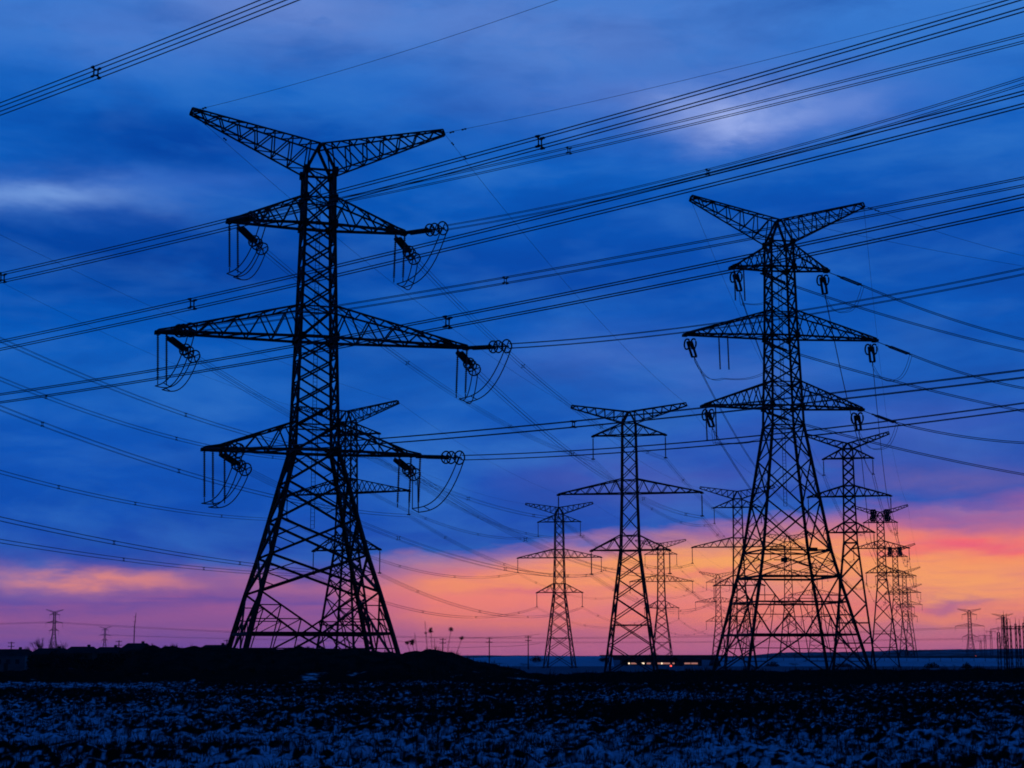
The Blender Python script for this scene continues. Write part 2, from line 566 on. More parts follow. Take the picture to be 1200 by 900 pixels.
# road embankment on either side of the overpass, and the far hills
YE = 690
for pts in ([(440, 776), (560, 771), (600, 769.5), (716, 769)], [(838, 769.5), (900, 770), (1000, 771), (1200, 772), (1360, 772)]):
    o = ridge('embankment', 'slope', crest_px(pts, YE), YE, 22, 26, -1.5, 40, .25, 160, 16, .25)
    tag(o, kind='structure')
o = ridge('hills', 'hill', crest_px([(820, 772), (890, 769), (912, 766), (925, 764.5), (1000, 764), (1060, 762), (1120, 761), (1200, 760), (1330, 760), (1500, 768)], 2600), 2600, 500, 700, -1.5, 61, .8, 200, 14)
tag(o, kind='structure')
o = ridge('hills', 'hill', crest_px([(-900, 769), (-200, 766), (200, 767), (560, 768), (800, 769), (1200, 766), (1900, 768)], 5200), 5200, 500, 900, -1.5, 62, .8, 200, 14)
tag(o, kind='structure')


# ------------------------------------------------------------------ evening haze
HAZE = 4e-5
mb = MB(); mb.box((0, 150, 46), (13400, 13700, 106))
hm = bpy.data.materials.new('evening_haze'); hm.use_nodes = True
hm.node_tree.nodes.clear()
pv = hm.node_tree.nodes.new('ShaderNodeVolumePrincipled')
pv.inputs['Color'].default_value = (.8, .82, .86, 1); pv.inputs['Density'].default_value = HAZE
ho = hm.node_tree.nodes.new('ShaderNodeOutputMaterial'); hm.node_tree.links.new(pv.outputs[0], ho.inputs['Volume'])
hz = mb.build('haze', hm)
tag(hz, 'thin evening haze over the field and the far pylons', 'haze', kind='stuff')


# ------------------------------------------------------------------ lattice towers
def lerp(a, b, t):
    return a + (b - a) * t


class Shaft:
    def __init__(self, levels):
        self.lv = sorted(levels)

    def hw(self, z):
        zs = [l[0] for l in self.lv]; hs = [l[1] for l in self.lv]
        return float(np.interp(z, zs, hs))

    def c(self, i, z):
        h = self.hw(z)
        sx, sy = ((-1, -1), (1, -1), (1, 1), (-1, 1))[i % 4]
        return Vector((sx * h, sy * h, z))


def girder(mb, S, E, n, cw, bw, verts=False):
    """S, E: start and end quads (lower front, lower back, upper front, upper back)"""
    S = [Vector(p) for p in S]; E = [Vector(p) for p in E]
    for s, e in zip(S, E):
        mb.bar(s, e, cw)
    for (a, b, ph) in ((0, 2, 0), (1, 3, 0), (0, 1, 1), (2, 3, 1)):
        for k in range(n):
            t0, t1 = k / n, (k + 1) / n
            if (k + ph) % 2 == 0:
                p, q = S[a].lerp(E[a], t0), S[b].lerp(E[b], t1)
            else:
                p, q = S[b].lerp(E[b], t0), S[a].lerp(E[a], t1)
            mb.bar(p, q, bw)
            if verts and k:
                mb.bar(S[a].lerp(E[a], t0), S[b].lerp(E[b], t0), bw * .85)


def girder_w(mb, S, E, n, cw, bw):
    """W-braced girder: every bay gets an upright zigzag on both side faces"""
    S = [Vector(p) for p in S]; E = [Vector(p) for p in E]
    for s, e in zip(S, E):
        mb.bar(s, e, cw)
    for a, b in ((0, 2), (1, 3)):
        for k in range(n):
            t0, tm, t1 = k / n, (k + .5) / n, (k + 1) / n
            mb.bar(S[a].lerp(E[a], t0), S[b].lerp(E[b], tm), bw)
            mb.bar(S[b].lerp(E[b], tm), S[a].lerp(E[a], t1), bw)
    for a, b in ((0, 1), (2, 3)):
        for k in range(n):
            mb.bar(S[a].lerp(E[a], k / n), S[b].lerp(E[b], (k + 1) / n), bw * .85)
            mb.bar(S[a].lerp(E[a], k / n), S[b].lerp(E[b], k / n), bw * .85)


def build_tower(name, sp):
    root = empty(name, (0, 0, 0))
    sh = Shaft(sp['levels'])
    lw, bw = sp['leg'], sp['brace']
    zs = sorted([l[0] for l in sp['levels']])
    for i in range(4):
        mb = MB()
        for a, b in zip(zs[:-1], zs[1:]):
            mb.bar(sh.c(i, a - .05), sh.c(i, b), lw if sh.hw(a) > 2.3 else lw * .8)
        if sp.get('foot', True):
            p = sh.c(i, 0)
            mb.box((p.x, p.y, -.35), (lw * 3, lw * 3, 1.1))
        if sp.get('gusset'):
            for z in sp['gusset']:
                p = sh.c(i, z); mb.box(p, (lw * 1.7, lw * 1.7, lw * 2.2))
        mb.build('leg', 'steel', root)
    mb = MB()
    for z0, z1, n, k in sp['panels']:
        # geometric panel heights, following the width
        ht = [z0]
        h0, h1 = sh.hw(z0), sh.hw(z1)
        wts = [lerp(h0, h1, (j + .5) / n) for j in range(n)]
        for wgt in wts:
            ht.append(ht[-1] + (z1 - z0) * wgt / sum(wts))
        for a, b in zip(ht[:-1], ht[1:]):
            for i in range(4):
                A0, B0, A1, B1 = sh.c(i, a), sh.c(i + 1, a), sh.c(i, b), sh.c(i + 1, b)
                mb.bar(A0, B1, bw * k); mb.bar(B0, A1, bw * k)
                if sp.get('redundant') and b - a > 2.6 and sh.hw(a) > 2.6:
                    # secondary struts between leg and diagonals
                    cx = (A0 * sh.hw(b) + B1 * sh.hw(a)) / (sh.hw(a) + sh.hw(b))
                    for L0, L1, P in ((A0, A1, A0), (B0, B1, B0)):
                        m = L0.lerp(L1, .5)
                        q0 = L0.lerp(cx, .5); q1 = L1.lerp(cx, .5)
                        mb.bar(m, q0, bw * .6); mb.bar(m, q1, bw * .6)
    for z, k in sp['rails']:
        for i in range(4):
            mb.bar(sh.c(i, z), sh.c(i + 1, z), bw * k)
        if k < 1.6:
            mb.bar(sh.c(0, z), sh.c(2, z), bw * .6)
    if sp.get('bigx'):
        z0, zm, z1, k = sp['bigx']
        for i in range(4):
            A0, B0, A1, B1 = sh.c(i, z0), sh.c(i + 1, z0), sh.c(i, z1), sh.c(i + 1, z1)
            Am, Bm = sh.c(i, zm), sh.c(i + 1, zm)
            C = (Am + Bm) / 2
            mb.bar(A1, C, bw * k); mb.bar(B1, C, bw * k); mb.bar(C, A0, bw * k); mb.bar(C, B0, bw * k)
            mb.bar(Am, Bm, bw * k * 1.5)
            for L1, Lm, L0 in ((A1, Am, A0), (B1, Bm, B0)):
                for t in (.33, .66):
                    d1 = L1.lerp(C, t); d0 = L0.lerp(C, t)
                    mb.bar(d1, L1.lerp(Lm, t), bw * .6); mb.bar(d1, Lm.lerp(C, t), bw * .5)
                    mb.bar(d1, Lm.lerp(C, max(0, t - .33)), bw * .5)
                    mb.bar(d0, L0.lerp(Lm, t), bw * .6); mb.bar(d0, Lm.lerp(C, t), bw * .5)
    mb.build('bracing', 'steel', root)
    # peak: the V of two earth-wire horns over the shaft
    zt, zc, L, ztip = sp['peak']
    h = sh.hw(zt)
    ah = h * sp.get('apex', .8)
    for s in (-1, 1):
        mb = MB()
        girder_w(mb, [(s * h, -h, zt), (s * h, h, zt), (s * .12, -ah, zc), (s * .12, ah, zc)],
                 [(s * L, -.35, ztip - .55), (s * L, .35, ztip - .55), (s * L * .985, -.3, ztip), (s * L * .985, .3, ztip)],
                 sp['peak_n'], sp['chord'] * .85, bw * .72)
        mb.bar((s * L, -.35, ztip - .55), (s * L * .985, -.3, ztip), bw); mb.bar((s * L, .35, ztip - .55), (s * L * .985, .3, ztip), bw)
        mb.bar((s * L, -.35, ztip - .55), (s * L, .35, ztip - .55), bw)
        for y in (-1, 1):
            mb.bar((s * h, y * h, zt), (s * .12, y * ah, zc), lw * .8)
        mb.bar((s * .12, -ah, zc), (s * .12, ah, zc), bw)
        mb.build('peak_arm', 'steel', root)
    tips = {}
    for key, (zl, zu, L, n, uf, ue) in sp['arms'].items():
        for s in (-1, 1):
            mb = MB()
            hl, hu = sh.hw(zl), sh.hw(zu)
            fl = sp.get('tipw', .45)
            LL = L
            Sq = [(s * hl, -hl, zl), (s * hl, hl, zl), (s * hu, -hu, zu), (s * hu, hu, zu)]
            xu = LL * uf; fu = lerp(hl, fl, (xu - hl) / (LL - hl))
            Eq = [(s * xu, -fu, zl), (s * xu, fu, zl), (s * xu, -fu, zl + ue), (s * xu, fu, zl + ue)]
            girder_w(mb, Sq, Eq, n, sp['chord'], bw * .75)
            for y in (-1, 1):
                mb.bar((s * xu, y * fu, zl), (s * LL, y * fl, zl), sp['chord'] * 1.1)
                mb.bar((s * xu, y * fu, zl + ue), (s * LL, y * fl, zl + .1), sp['chord'] * .9)
                mb.bar((s * xu, y * fu, zl + ue), (s * xu, y * fu, zl), bw * .8)
                mb.bar((s * hl, y * hl, zl - .02), (s * LL, y * fl, zl - .02), sp['chord'] * sp.get('low_chord', 1.0))
            mb.bar((s * LL, -fl, zl), (s * LL, fl, zl), sp['chord'] * 1.3)
            mb.box((s * LL, 0, zl - .12), (.7 * sp['chord'] / .2, fl * 2, .3))
            mb.build('crossarm', 'steel', root)
            tips[key + ('L' if s < 0 else 'R')] = Vector((s * LL, 0, zl - .15))
    if sp.get('ladder'):
        mb = MB(); z1 = zt; y = -.05
        for x in (-.2, .2):
            mb.bar((x, y, sp['ladder']), (x, y, z1), .05)
        z = sp['ladder']
        while z < z1:
            mb.bar((-.2, y, z), (.2, y, z), .035); z += .4
        mb.build('ladder', 'steel', root)
    return root, tips, sh


def curve(a, j, b, n=12):
    """jumper loop hanging from a to b through the low point j"""
    pts = []
    for i in range(n + 1):
        t = i / n
        p = Vector((lerp(a.x, j.x, t), lerp(a.y, j.y, t), j.z + (a.z - j.z) * (1 - t) ** 2.8))
        pts.append(p)
    for i in range(1, n + 1):
        t = i / n
        pts.append(Vector((lerp(j.x, b.x, t), lerp(j.y, b.y, t), j.z + (b.z - j.z) * t ** 2.8)))
    return pts


def tension_string(root, P, d, style):
    """double insulator string pulled from the arm tip P along d, with grading rings; returns its outer end"""
    d = Vector(d).normalized()
    side = Vector((0, 0, 1)).cross(d).normalized()
    mb = MB()
    L = style['len']
    mb.bar(P, P + d * .7, .16); mb.bar(P + d * .7 - side * .28, P + d * .7 + side * .28, .16)
    for s in (-1, 1):
        mb.ribbed(P + d * .75 + side * .26 * s, P + d * (.75 + L) + side * .26 * s, .1, style['r'], int(L * 6))
    e0 = P + d * (.8 + L)
    mb.bar(e0 - side * .35, e0 + side * .35, .18)
    mb.bar(e0, e0 + d * style['tail'], .13)
    o = mb.build('insulator_string', 'glass', root)
    for off, rad, sp_ in style['rings']:
        rb = MB()
        if style['kind'] == 'round':
            rb.ring(e0 + d * off, d, rad, .08, 22, 2)
        else:
            for s in (-1, 1):
                rb.ring(e0 + d * off + side * .4 * s, d, rad, .11, 14, 0, .45, 1.0)
        rb.build('grading_ring', 'steel', o)
    return e0 + d * style['tail']


def jumper(root, A, J, B, offs, r=.06):
    for w in offs:
        mb = MB()
        mb.tube(curve(A + w, J + w * 1.3, B + w), r, 5)
        mb.build('jumper_wire', 'wire', root)
    for t in (9, 15):
        mb = MB()
        q0 = curve(A + offs[0], J + offs[0] * 1.3, B + offs[0])[t]; q1 = curve(A + offs[1], J + offs[1] * 1.3, B + offs[1])[t]
        mb.bar(q0, q1, .09)
        mb.build('jumper_spacer', 'steel', root)


def local_dir(bearing, yaw, droop):
    """compass bearing (degrees right of straight ahead) to a direction in the tower's own frame"""
    b = R(bearing)
    v = Vector((math.sin(b), math.cos(b), -math.tan(R(droop))))
    return Matrix.Rotation(-yaw, 3, 'Z') @ v.normalized()


# --- the big angle tower on the left
BA_IN, BA_OUT = 139.3, 15.0
A_YAW = R(16)
A_POS = at(363, 780, 175); A_POS.z = gzf(A_POS.x, 175)
SPEC_A = dict(levels=[(0, 8.1), (4.3, 7.0), (8.4, 5.9), (12.1, 4.85), (15.8, 3.95), (19.6, 3.05), (22.9, 2.2), (34.7, 1.86), (46.8, 1.56), (52.6, 1.5)],
              panels=[(8.4, 12.1, 1, 1.35), (12.1, 15.8, 1, 1.35), (15.8, 19.6, 1, 1.3), (19.6, 22.9, 1, 1.2), (22.9, 25.5, 1, 1), (25.5, 34.7, 4, 1), (34.7, 37.9, 1, 1), (37.9, 46.8, 4, 1),
                      (46.8, 49.6, 1, 1), (49.6, 52.6, 1, 1)],
              bigx=(0, 4.3, 8.4, 1.05), redundant=True,
              rails=[(22.9, 1.7), (25.5, .8), (34.7, 1.7), (37.9, .8), (46.8, 1.6), (49.6, .8), (52.6, 1.2)],
              gusset=[22.9, 34.7, 46.8, 49.6, 52.6],
              peak=(52.6, 55.5, 13.6, 58.5), peak_n=7, apex=.95,
              arms={'U': (46.8, 49.8, 9.3, 3, .9, .35), 'M': (34.7, 38.0, 16.2, 5, .92, .35), 'L': (22.9, 25.8, 11.2, 3, .86, .35)},
              leg=.35, brace=.18, chord=.18, tipw=.5, low_chord=1.45, ladder=15)
towerA, tipsA, shA = build_tower('angle_pylon', SPEC_A)
towerA.location = A_POS; towerA.rotation_euler.z = A_YAW
tag(towerA, 'left giant, the largest and nearest lattice pylon, with ringed insulators and looping jumper wires', 'pylon', 'lattice pylons')
ST_A = dict(kind='round', len=3.7, r=.22, tail=2.4, rings=[(-.1, .62, 0), (.75, .62, 0), (2.1, .68, 0)])
endsA = {}
d_in = local_dir(BA_IN, A_YAW, 6); d_out = local_dir(BA_OUT, A_YAW, 9)
for k, P in tipsA.items():
    s = -1 if k.endswith('L') else 1
    e1 = tension_string(towerA, P + Vector((0, -.2, 0)), d_in, ST_A)
    P2 = P + Vector((-s * (.9 if k[0] != 'L' else 2.6), .25, -.2))
    if k[0] == 'L' and s < 0:
        P2 = P + Vector((1.6, .25, -.2))
    e2 = tension_string(towerA, P2, d_out, ST_A)
    J = P + Vector((-s * .3, .3, -5.4))
    sup = [(0, -.3), (-s * .9, .1)] if k[0] != 'L' else [(0, -.3), (-s * .9, .1), (-s * 2.1, .3)]
    for ox, oy in sup:
        mb = MB(); q = P + Vector((ox, oy, 0)); e = q + Vector((s * -.15, 0, -4.9))
        mb.ribbed(q, e, .07, .16, 22, 6); mb.bar(e, e + Vector((0, 0, -.45)), .1)
        mb.build('jumper_support', 'glass', towerA)
    jumper(towerA, e1, J, e2, [Vector((-.26, .1, 0)), Vector((.26, -.1, -.3))])
    endsA[k] = (e1, e2)

# --- the angle tower on the right
BB_OUT, BB_IN = 14.2, 66.0
B_YAW = R(9.0)
B_POS = at(925, 780, 206); B_POS.z = gzf(B_POS.x, 206)
SPEC_B = dict(levels=[(0, 7.4), (8.4, 5.5), (11.4, 4.8), (14.5, 4.15), (29.7, 1.95), (40.8, 1.6), (52.6, 1.38)],
              panels=[(14.5, 20.5, 1, 1.1), (20.5, 25.6, 1, 1.05), (25.6, 29.7, 1, 1), (29.7, 35, 2, 1), (35, 40.8, 3, 1), (40.8, 43.7, 1, 1), (43.7, 49.4, 3, 1), (49.4, 52.6, 1, 1), (11.4, 14.5, 1, .7)],
              bigx=(0, 4.6, 11.4, 1.0), redundant=True,
              rails=[(8.4, 1.3), (11.4, 1.7), (14.5, 1.2), (29.7, 1), (32.1, 1.4), (35, .8), (40.8, 1.5), (43.7, .8), (49.4, 1.4), (52.6, 1.2)],
              gusset=[32.1, 40.8, 49.4, 52.6],
              peak=(52.6, 55.5, 11.2, 58.2), peak_n=6, apex=.5,
              arms={'U': (49.4, 52.3, 6.1, 3, .9, .3), 'M': (40.8, 43.9, 12.1, 5, .94, .3), 'L': (32.1, 35.1, 10.0, 5, .94, .3)},
              leg=.3, brace=.15, chord=.17, tipw=.5, low_chord=1.3, ladder=20)
towerB, tipsB, shB = build_tower('angle_pylon', SPEC_B)
towerB.location = B_POS; towerB.rotation_euler.z = B_YAW
tag(towerB, 'right giant, second largest lattice pylon, narrow shaft over a wide braced base', 'pylon', 'lattice pylons')
for c, q in (((-1.7, -4.3, 13.3), (.65, .5, .5)), ((1.9, -4.2, 14.55), (.95, .5, .45))):
    mb = MB(); mb.box(c, q); mb.bar((c[0] - 1.2, c[1] + .2, c[2]), (c[0] + 1.2, c[1] + .2, c[2]), .1)
    mb.build('equipment_box', 'steel', towerB)
ST_B1 = dict(kind='flat', len=4.0, r=.17, tail=.9, rings=[(-3.5, .72, 0)])
ST_B2 = dict(kind='flat', len=2.6, r=.1, tail=.5, rings=[])
endsB = {}
d_in = local_dir(BB_IN, B_YAW, 14); d_out = local_dir(BB_OUT, B_YAW, 17)
for k, P in tipsB.items():
    s = -1 if k.endswith('L') else 1
    if s > 0:
        mb = MB(); mb.bar(P, P + d_in * 1.7, .07); mb.build('link', 'steel', towerB)
        e1 = tension_string(towerB, P + d_in * 1.6, d_in, ST_B2)
    else:
        e1 = tension_string(towerB, Vector((-2.0, 1.4, P.z - .2)), d_in, ST_B2)
    e2 = tension_string(towerB, P + Vector((-s * .5, .3, -.4)), d_out, ST_B1)
    J = (e1 + e2) / 2 + Vector((0, 0, -2.6))
    if s < 0:
        J = P + Vector((4.6, -.2, -5.2)) if k[0] == 'M' else P + Vector((1.4, -.2, -4.4))
        for ox in ((4.1, 5.2) if k[0] == 'M' else (.2, 1.4)):
            mb = MB(); q = P + Vector((ox, -.4, 0)); mb.ribbed(q, q + Vector((.1, 0, -4.2)), .07, .13, 22, 6)
            mb.build('jumper_support', 'glass', towerB)
    for w in (Vector((-.15, 0, 0)), Vector((.15, 0, -.1))):
        mb = MB(); mb.tube(curve(e1 + w, J + w, e2 + w), .028, 5); mb.build('jumper_wire', 'wire', towerB)
    endsB[k] = (e1, e2)

# --- straight-line suspension towers
SPEC_T = dict(levels=[(0, 4.75), (9, 3.55), (22.9, 1.8), (33.7, 1.5), (47.2, 1.3)],
              panels=[(0, 22.9, 6, 1), (22.9, 33.7, 3, .9), (33.7, 44.8, 4, .9), (44.8, 47.2, 1, .9)],
              rails=[(22.9, 1.2), (25.7, .8), (33.7, 1.2), (36.2, .8), (44.8, 1.2), (47.2, 1), (9.0, .9)],
              peak=(47.2, 49.3, 11.4, 50.8), peak_n=6, apex=.6,
              arms={'U': (44.8, 47.0, 7.1, 2, .95, .15), 'M': (33.7, 36.4, 14.0, 5, .95, .25), 'L': (23.0, 25.8, 7.6, 2, .95, .15)},
              leg=.36, brace=.18, chord=.2, tipw=.25, low_chord=1.0)
SPEC_R = dict(levels=[(0, 4.9), (29, 1.55), (39.6, 1.3), (50.5, 1.12)],
              panels=[(0, 29, 5, 1), (29, 39.6, 5, .9), (39.6, 48.3, 4, .9), (48.3, 50.5, 1, .9)],
              rails=[(29, 1), (31.4, 1.1), (33.6, .7), (39.6, 1.2), (42, .8), (48.3, 1.1), (50.5, 1), (6.5, 1.1), (11, .9)],
              peak=(50.5, 51.8, 9.7, 54.2), peak_n=5, apex=.6,
              arms={'U': (48.3, 50.6, 5.7, 2, .95, .15), 'M': (39.6, 42.0, 9.5, 4, .95, .2), 'L': (31.4, 33.6, 5.4, 2, .95, .15)},
              leg=.44, brace=.21, chord=.23, tipw=.25, low_chord=1.0)


def suspend(root, tips, L):
    ends = {}
    for k, P in tips.items():
        mb = MB()
        mb.bar(P + Vector((0, 0, .2)), P + Vector((0, 0, -.4)), .12)
        mb.ribbed(P + Vector((0, 0, -.4)), P + Vector((0, 0, -L)), .09, .17, 16, 6)
        mb.bar(P + Vector((-.35, 0, -L)), P + Vector((.35, 0, -L)), .22)
        mb.build('insulator_string', 'glass', root)
        ends[k] = P + Vector((0, 0, -L - .2))
    return ends


protoT, tipsT, _ = build_tower('suspension_pylon', SPEC_T)
endsT = suspend(protoT, tipsT, 4.3)
protoR, tipsR, _ = build_tower('suspension_pylon', SPEC_R)
endsR = suspend(protoR, tipsR, 3.6)


class Tower:
    def __init__(self, root, ends, peak, yaw, pos, sz=1.0):
        self.root, self.ends, self.peak, self.yaw, self.pos = root, ends, peak, yaw, Vector(pos)
        self.m = Matrix.Translation(self.pos) @ Matrix.Rotation(yaw, 4, 'Z') @ Matrix.Diagonal((1, 1, sz, 1))

    def pt(self, k, i=None):
        e = self.ends[k]
        return self.m @ (e if i is None else e[i])

    def horn(self, s):
        _, _, L, z = self.peak
        return self.m @ Vector((s * L, 0, z - .3))


TA = Tower(towerA, endsA, SPEC_A['peak'], A_YAW, A_POS)
TB = Tower(towerB, endsB, SPEC_B['peak'], B_YAW, B_POS)
used = {'T': False, 'R': False}


def place(kind, px, D, yaw_deg, label, sz=1.0):
    p = at(px, 770, D); p.z = gzf(p.x, D)
    proto, ends, spec = (protoT, endsT, SPEC_T) if kind == 'T' else (protoR, endsR, SPEC_R)
    o = proto if not used[kind] else copy_tree(proto)
    used[kind] = True
    o.location = p; o.rotation_euler.z = R(yaw_deg); o.scale = (1, 1, sz)
    tag(o, label, 'pylon', 'lattice pylons')
    return Tower(o, ends, spec['peak'], R(yaw_deg), p, sz)


T1 = place('T', 740, 332, -9, 'slim central pylon with wide middle arms, tallest one between the left and right giants', 1.03)
T4 = place('T', 404, 349, -22, 'pylon half hidden behind the legs of the left giant', 1.085)
T2 = place('T', 656, 568, -10, 'smaller pylon beside a utility pole, left of the slim central pylon', 1.07)
T9 = place('T', 868, 520, -10, 'wide armed pylon seen through the left legs of the right giant', 1.085)
T3 = place('T', 776, 768, -10, 'small pylon above the overpass, just right of the slim central pylon', 1.095)
T11 = place('T', 926, 720, -10, 'small pylon seen through the middle of the legs of the right giant', 1.09)
T10 = place('T', 843, 1062, -10, 'tiny pylon against the orange sky left of the right giant', 1.1)
T12 = place('T', 957, 930, -10, 'tiny pylon seen through the right legs of the right giant', 1.09)
R5 = place('R', 1001, 400, -12, 'first narrow pylon, standing directly right of the right giant', 1.03)
R6 = place('R', 1037, 600, -12, 'second narrow pylon right of the right giant, dark rings under its horns', 1.04)
R7 = place('R', 1053, 832, -12, 'third narrow pylon in the overlapping row, dark rings at its top', 1.07)
R8 = place('R', 1063, 1060, -12, 'fourth narrow pylon in the overlapping row at the right', 1.08)
R9 = place('R', 1068, 1320, -12, 'farthest and smallest pylon of the overlapping row at the right', 1.09)
F1 = place('T', 1138, 1700, -2, 'lone far pylon on the low blue hill at the right')
F2 = place('T', 1177, 1900, -2, 'far pylon rising behind the substation masts at the right edge')
F3 = place('R', 62, 1950, 3, 'far pylon above the rooftops at the left edge', 1.05)
F4 = place('R', 122, 2900, 3, 'farthest small pylon above the rooftops at the left, shorter than its neighbour')
F5 = place('T', 875, 1500, -10, 'very small far pylon low behind the legs of the right giant')
for T_, k in ((R6, 1.0), (R7, 1.0)):
    for x, z in ((-2.3, 51.6), (-2.5, 49.6), (2.3, 51.6), (2.5, 49.6)):
        mb = MB()
        for q in (-.4, .4):
            mb.ring((x + q, -.8, z), (0, 1, .1), .9, .36, 10, 1, .5, 1)
        mb.build('grading_ring', 'steel', T_.root)


# ------------------------------------------------------------------ conductors
def wire_pts(P0, P1, sag, t0=0.0, t1=1.0, n=28):
    return [P0.lerp(P1, t) - Vector((0, 0, 4 * sag * t * (1 - t))) for t in (lerp(t0, t1, i / n) for i in range(n + 1))]


def bundle(P0, P1, sag, label, t0=0.0, t1=1.0, size=.48, r=.024, spacers=(), four=True, hs=1.0):
    root = empty('conductor_bundle', P0, 0, label, 'power line', 'conductor bundles')
    d = (P1 - P0); d.z = 0; d.normalize()
    side = Vector((0, 0, 1)).cross(d).normalized()
    pts = wire_pts(P0, P1, sag, t0, t1)
    offs = [(-1, -1), (1, -1), (-1, 1), (1, 1)] if four else [(0, -1), (0, 1)]
    for a, b in offs:
        mb = MB(); w = side * a * hs * size / 2 + Vector((0, 0, b * size / 2))
        mb.tube([p + w - P0 for p in pts], r, 5)
        mb.build('wire', 'wire', root)
    for t in spacers:
        c = P0.lerp(P1, t) - Vector((0, 0, 4 * sag * t * (1 - t))) - P0
        mb = MB(); h = size / 2; g = h * .62; w = max(.055, r * 2.2)
        q = [c + side * g * a * hs + Vector((0, 0, g * b)) for a, b in ((-1, -1), (1, -1), (1, 1), (-1, 1))]
        for i in range(4):
            mb.bar(q[i], q[(i + 1) % 4], w)
            mb.bar(q[i], c + (q[i] - c) * 1.75, w * 1.15)
            e = c + (q[i] - c) * 1.62
            mb.bar(e - d * .12, e + d * .12, w * 1.5)
        mb.build('spacer', 'steel', root)
    return root


def earth(P0, P1, sag, label, t0=0.0, t1=1.0, r=.018, fit=None):
    mb = MB()
    mb.tube([p - P0 for p in wire_pts(P0, P1, sag, t0, t1)], r, 5)
    if fit:
        for t in fit:   # vibration dampers next to the tower
            c = P0.lerp(P1, t) - P0
            dd = (P1 - P0).normalized()
            mb.bar(c - dd * .3 - Vector((0, 0, .12)), c + dd * .3 - Vector((0, 0, .12)), .07)
            mb.bar(c - dd * .32 - Vector((0, 0, .12)), c - dd * .18 - Vector((0, 0, .12)), .15)
            mb.bar(c + dd * .18 - Vector((0, 0, .12)), c + dd * .32 - Vector((0, 0, .12)), .15)
            mb.bar(c, c - Vector((0, 0, .15)), .05)
    o = mb.build('earth_wire', 'wire')
    o.location = P0
    return tag(o, label, 'earth wire', 'earth wires')


def to_edge(P0, bearing, px, py):
    """the point where a line leaving P0 on a bearing meets the sight line through (px, py), at the height seen there"""
    b = R(bearing); dx, dy = math.sin(b), math.cos(b)
    x, y, z = ray(px, py)
    k = x / y
    t = (k * P0.y - P0.x) / (dx - k * dy)
    Y = P0.y + t * dy
    return Vector((P0.x + t * dx, Y, EYE + z / y * Y))


POSN = {'UL': 'upper left', 'UR': 'upper right', 'ML': 'middle left', 'MR': 'middle right', 'LL': 'lower left', 'LR': 'lower right'}
# incoming span of the big left tower, passing overhead to the right of the camera
for k, (py, sag, sp_) in {'UL': (45, .5, (.52,)), 'UR': (95, 1.0, (.54,)), 'ML': (213, .5, (.51,)), 'MR': (318, .9, ()), 'LL': (438, .5, (.55,)), 'LR': (476, .7, ())}.items():
    P = TA.pt(k, 0); Q = to_edge(P, BA_IN, 1200, py)
    bundle(P, Q, sag, f'four-wire conductor bundle rising right from the {POSN[k]} arm of the left giant', 0, 1.45, .46, .03, sp_, hs=.8)
for s, nm, px, py in ((-1, 'left', 653, 0), (1, 'right', 1165, 0)):
    P = TA.horn(s); Q = to_edge(P, BA_IN, px, py)
    earth(P, Q, .5, f'thin earth wire rising right from the {nm} horn of the left giant', 0, 1.6, .02, (.02, .05))
# outgoing span towards the slim tower
for k in POSN:
    P = TA.pt(k, 1); Q = T1.pt(k)
    bundle(P, Q, 3.4, f'{POSN[k]} conductor bundle falling away from the left giant to the slim central pylon', 0, 1, .46, .021, (.3, .62, .88))
for s, nm in ((-1, 'left'), (1, 'right')):
    earth(TA.horn(s), T1.horn(s), 2.2, f'{nm} earth wire falling away from the left giant to the slim central pylon', 0, 1, .02, (.02, .05))
LONG = {id(T1): 'slim central pylon', id(T2): 'pylon beside utility pole', id(T3): 'pylon above overpass', id(T9): 'wide-armed pylon behind right giant',
        id(T10): 'tiny orange-sky pylon', id(T11): 'small pylon behind right giant', id(T4): 'pylon behind left giant',
        id(R5): 'first narrow pylon', id(R6): 'second narrow pylon', id(R7): 'third narrow pylon', id(R8): 'fourth narrow pylon'}
for a, b, sg, r in ((T1, T9, 4.5, .024), (T9, T11, 4.5, .026), (T4, T2, 5.5, .026), (T2, T3, 5, .028), (T3, T10, 5, .03), (R5, R6, 4.5, .028), (R6, R7, 4.5, .03), (R7, R8, 5, .03)):
    L = (a.pos - b.pos).length
    n = int(L / 45)
    for k in POSN:
        bundle(a.pt(k), b.pt(k), sg, f'{POSN[k]} conductor bundle from {LONG[id(a)]} to {LONG[id(b)]}', 0, 1, .48, r, [(i + .5) / n for i in range(n)], four=(a.pos.y < 450))
    for s, nm in ((-1, 'left'), (1, 'right')):
        earth(a.horn(s), b.horn(s), sg * .6, f'{nm} earth wire from {LONG[id(a)]} to {LONG[id(b)]}', 0, 1, .02)
# span coming in from the left to the tower behind
for k, (py, sag, sp_) in {'UL': (444, 2.4, (.2, .55, .9)), 'UR': (398, 2.8, (.3, .64)), 'ML': (553, 1.6, (.3, .62, .85)), 'MR': (478, 2.6, (.28, .7, .94)), 'LL': (634, .9, (.25, .45, .7)), 'LR': (608, 1.5, (.25, .5, .8))}.items():
    P = T4.pt(k); Q = to_edge(P, 12.8 + 180, 0, py)
    bundle(P, Q, sag, f'{POSN[k]} conductor bundle from the left edge to the pylon behind the left giant', 0, 1.5, .48, .026, sp_, hs=.6)
for s, nm, py in ((-1, 'left', 330), (1, 'right', 275)):
    P = T4.horn(s); earth(P, to_edge(P, 192.8, 0, py), 1.5, f'{nm} earth wire from the left edge to the pylon behind the left giant', 0, 1.5)
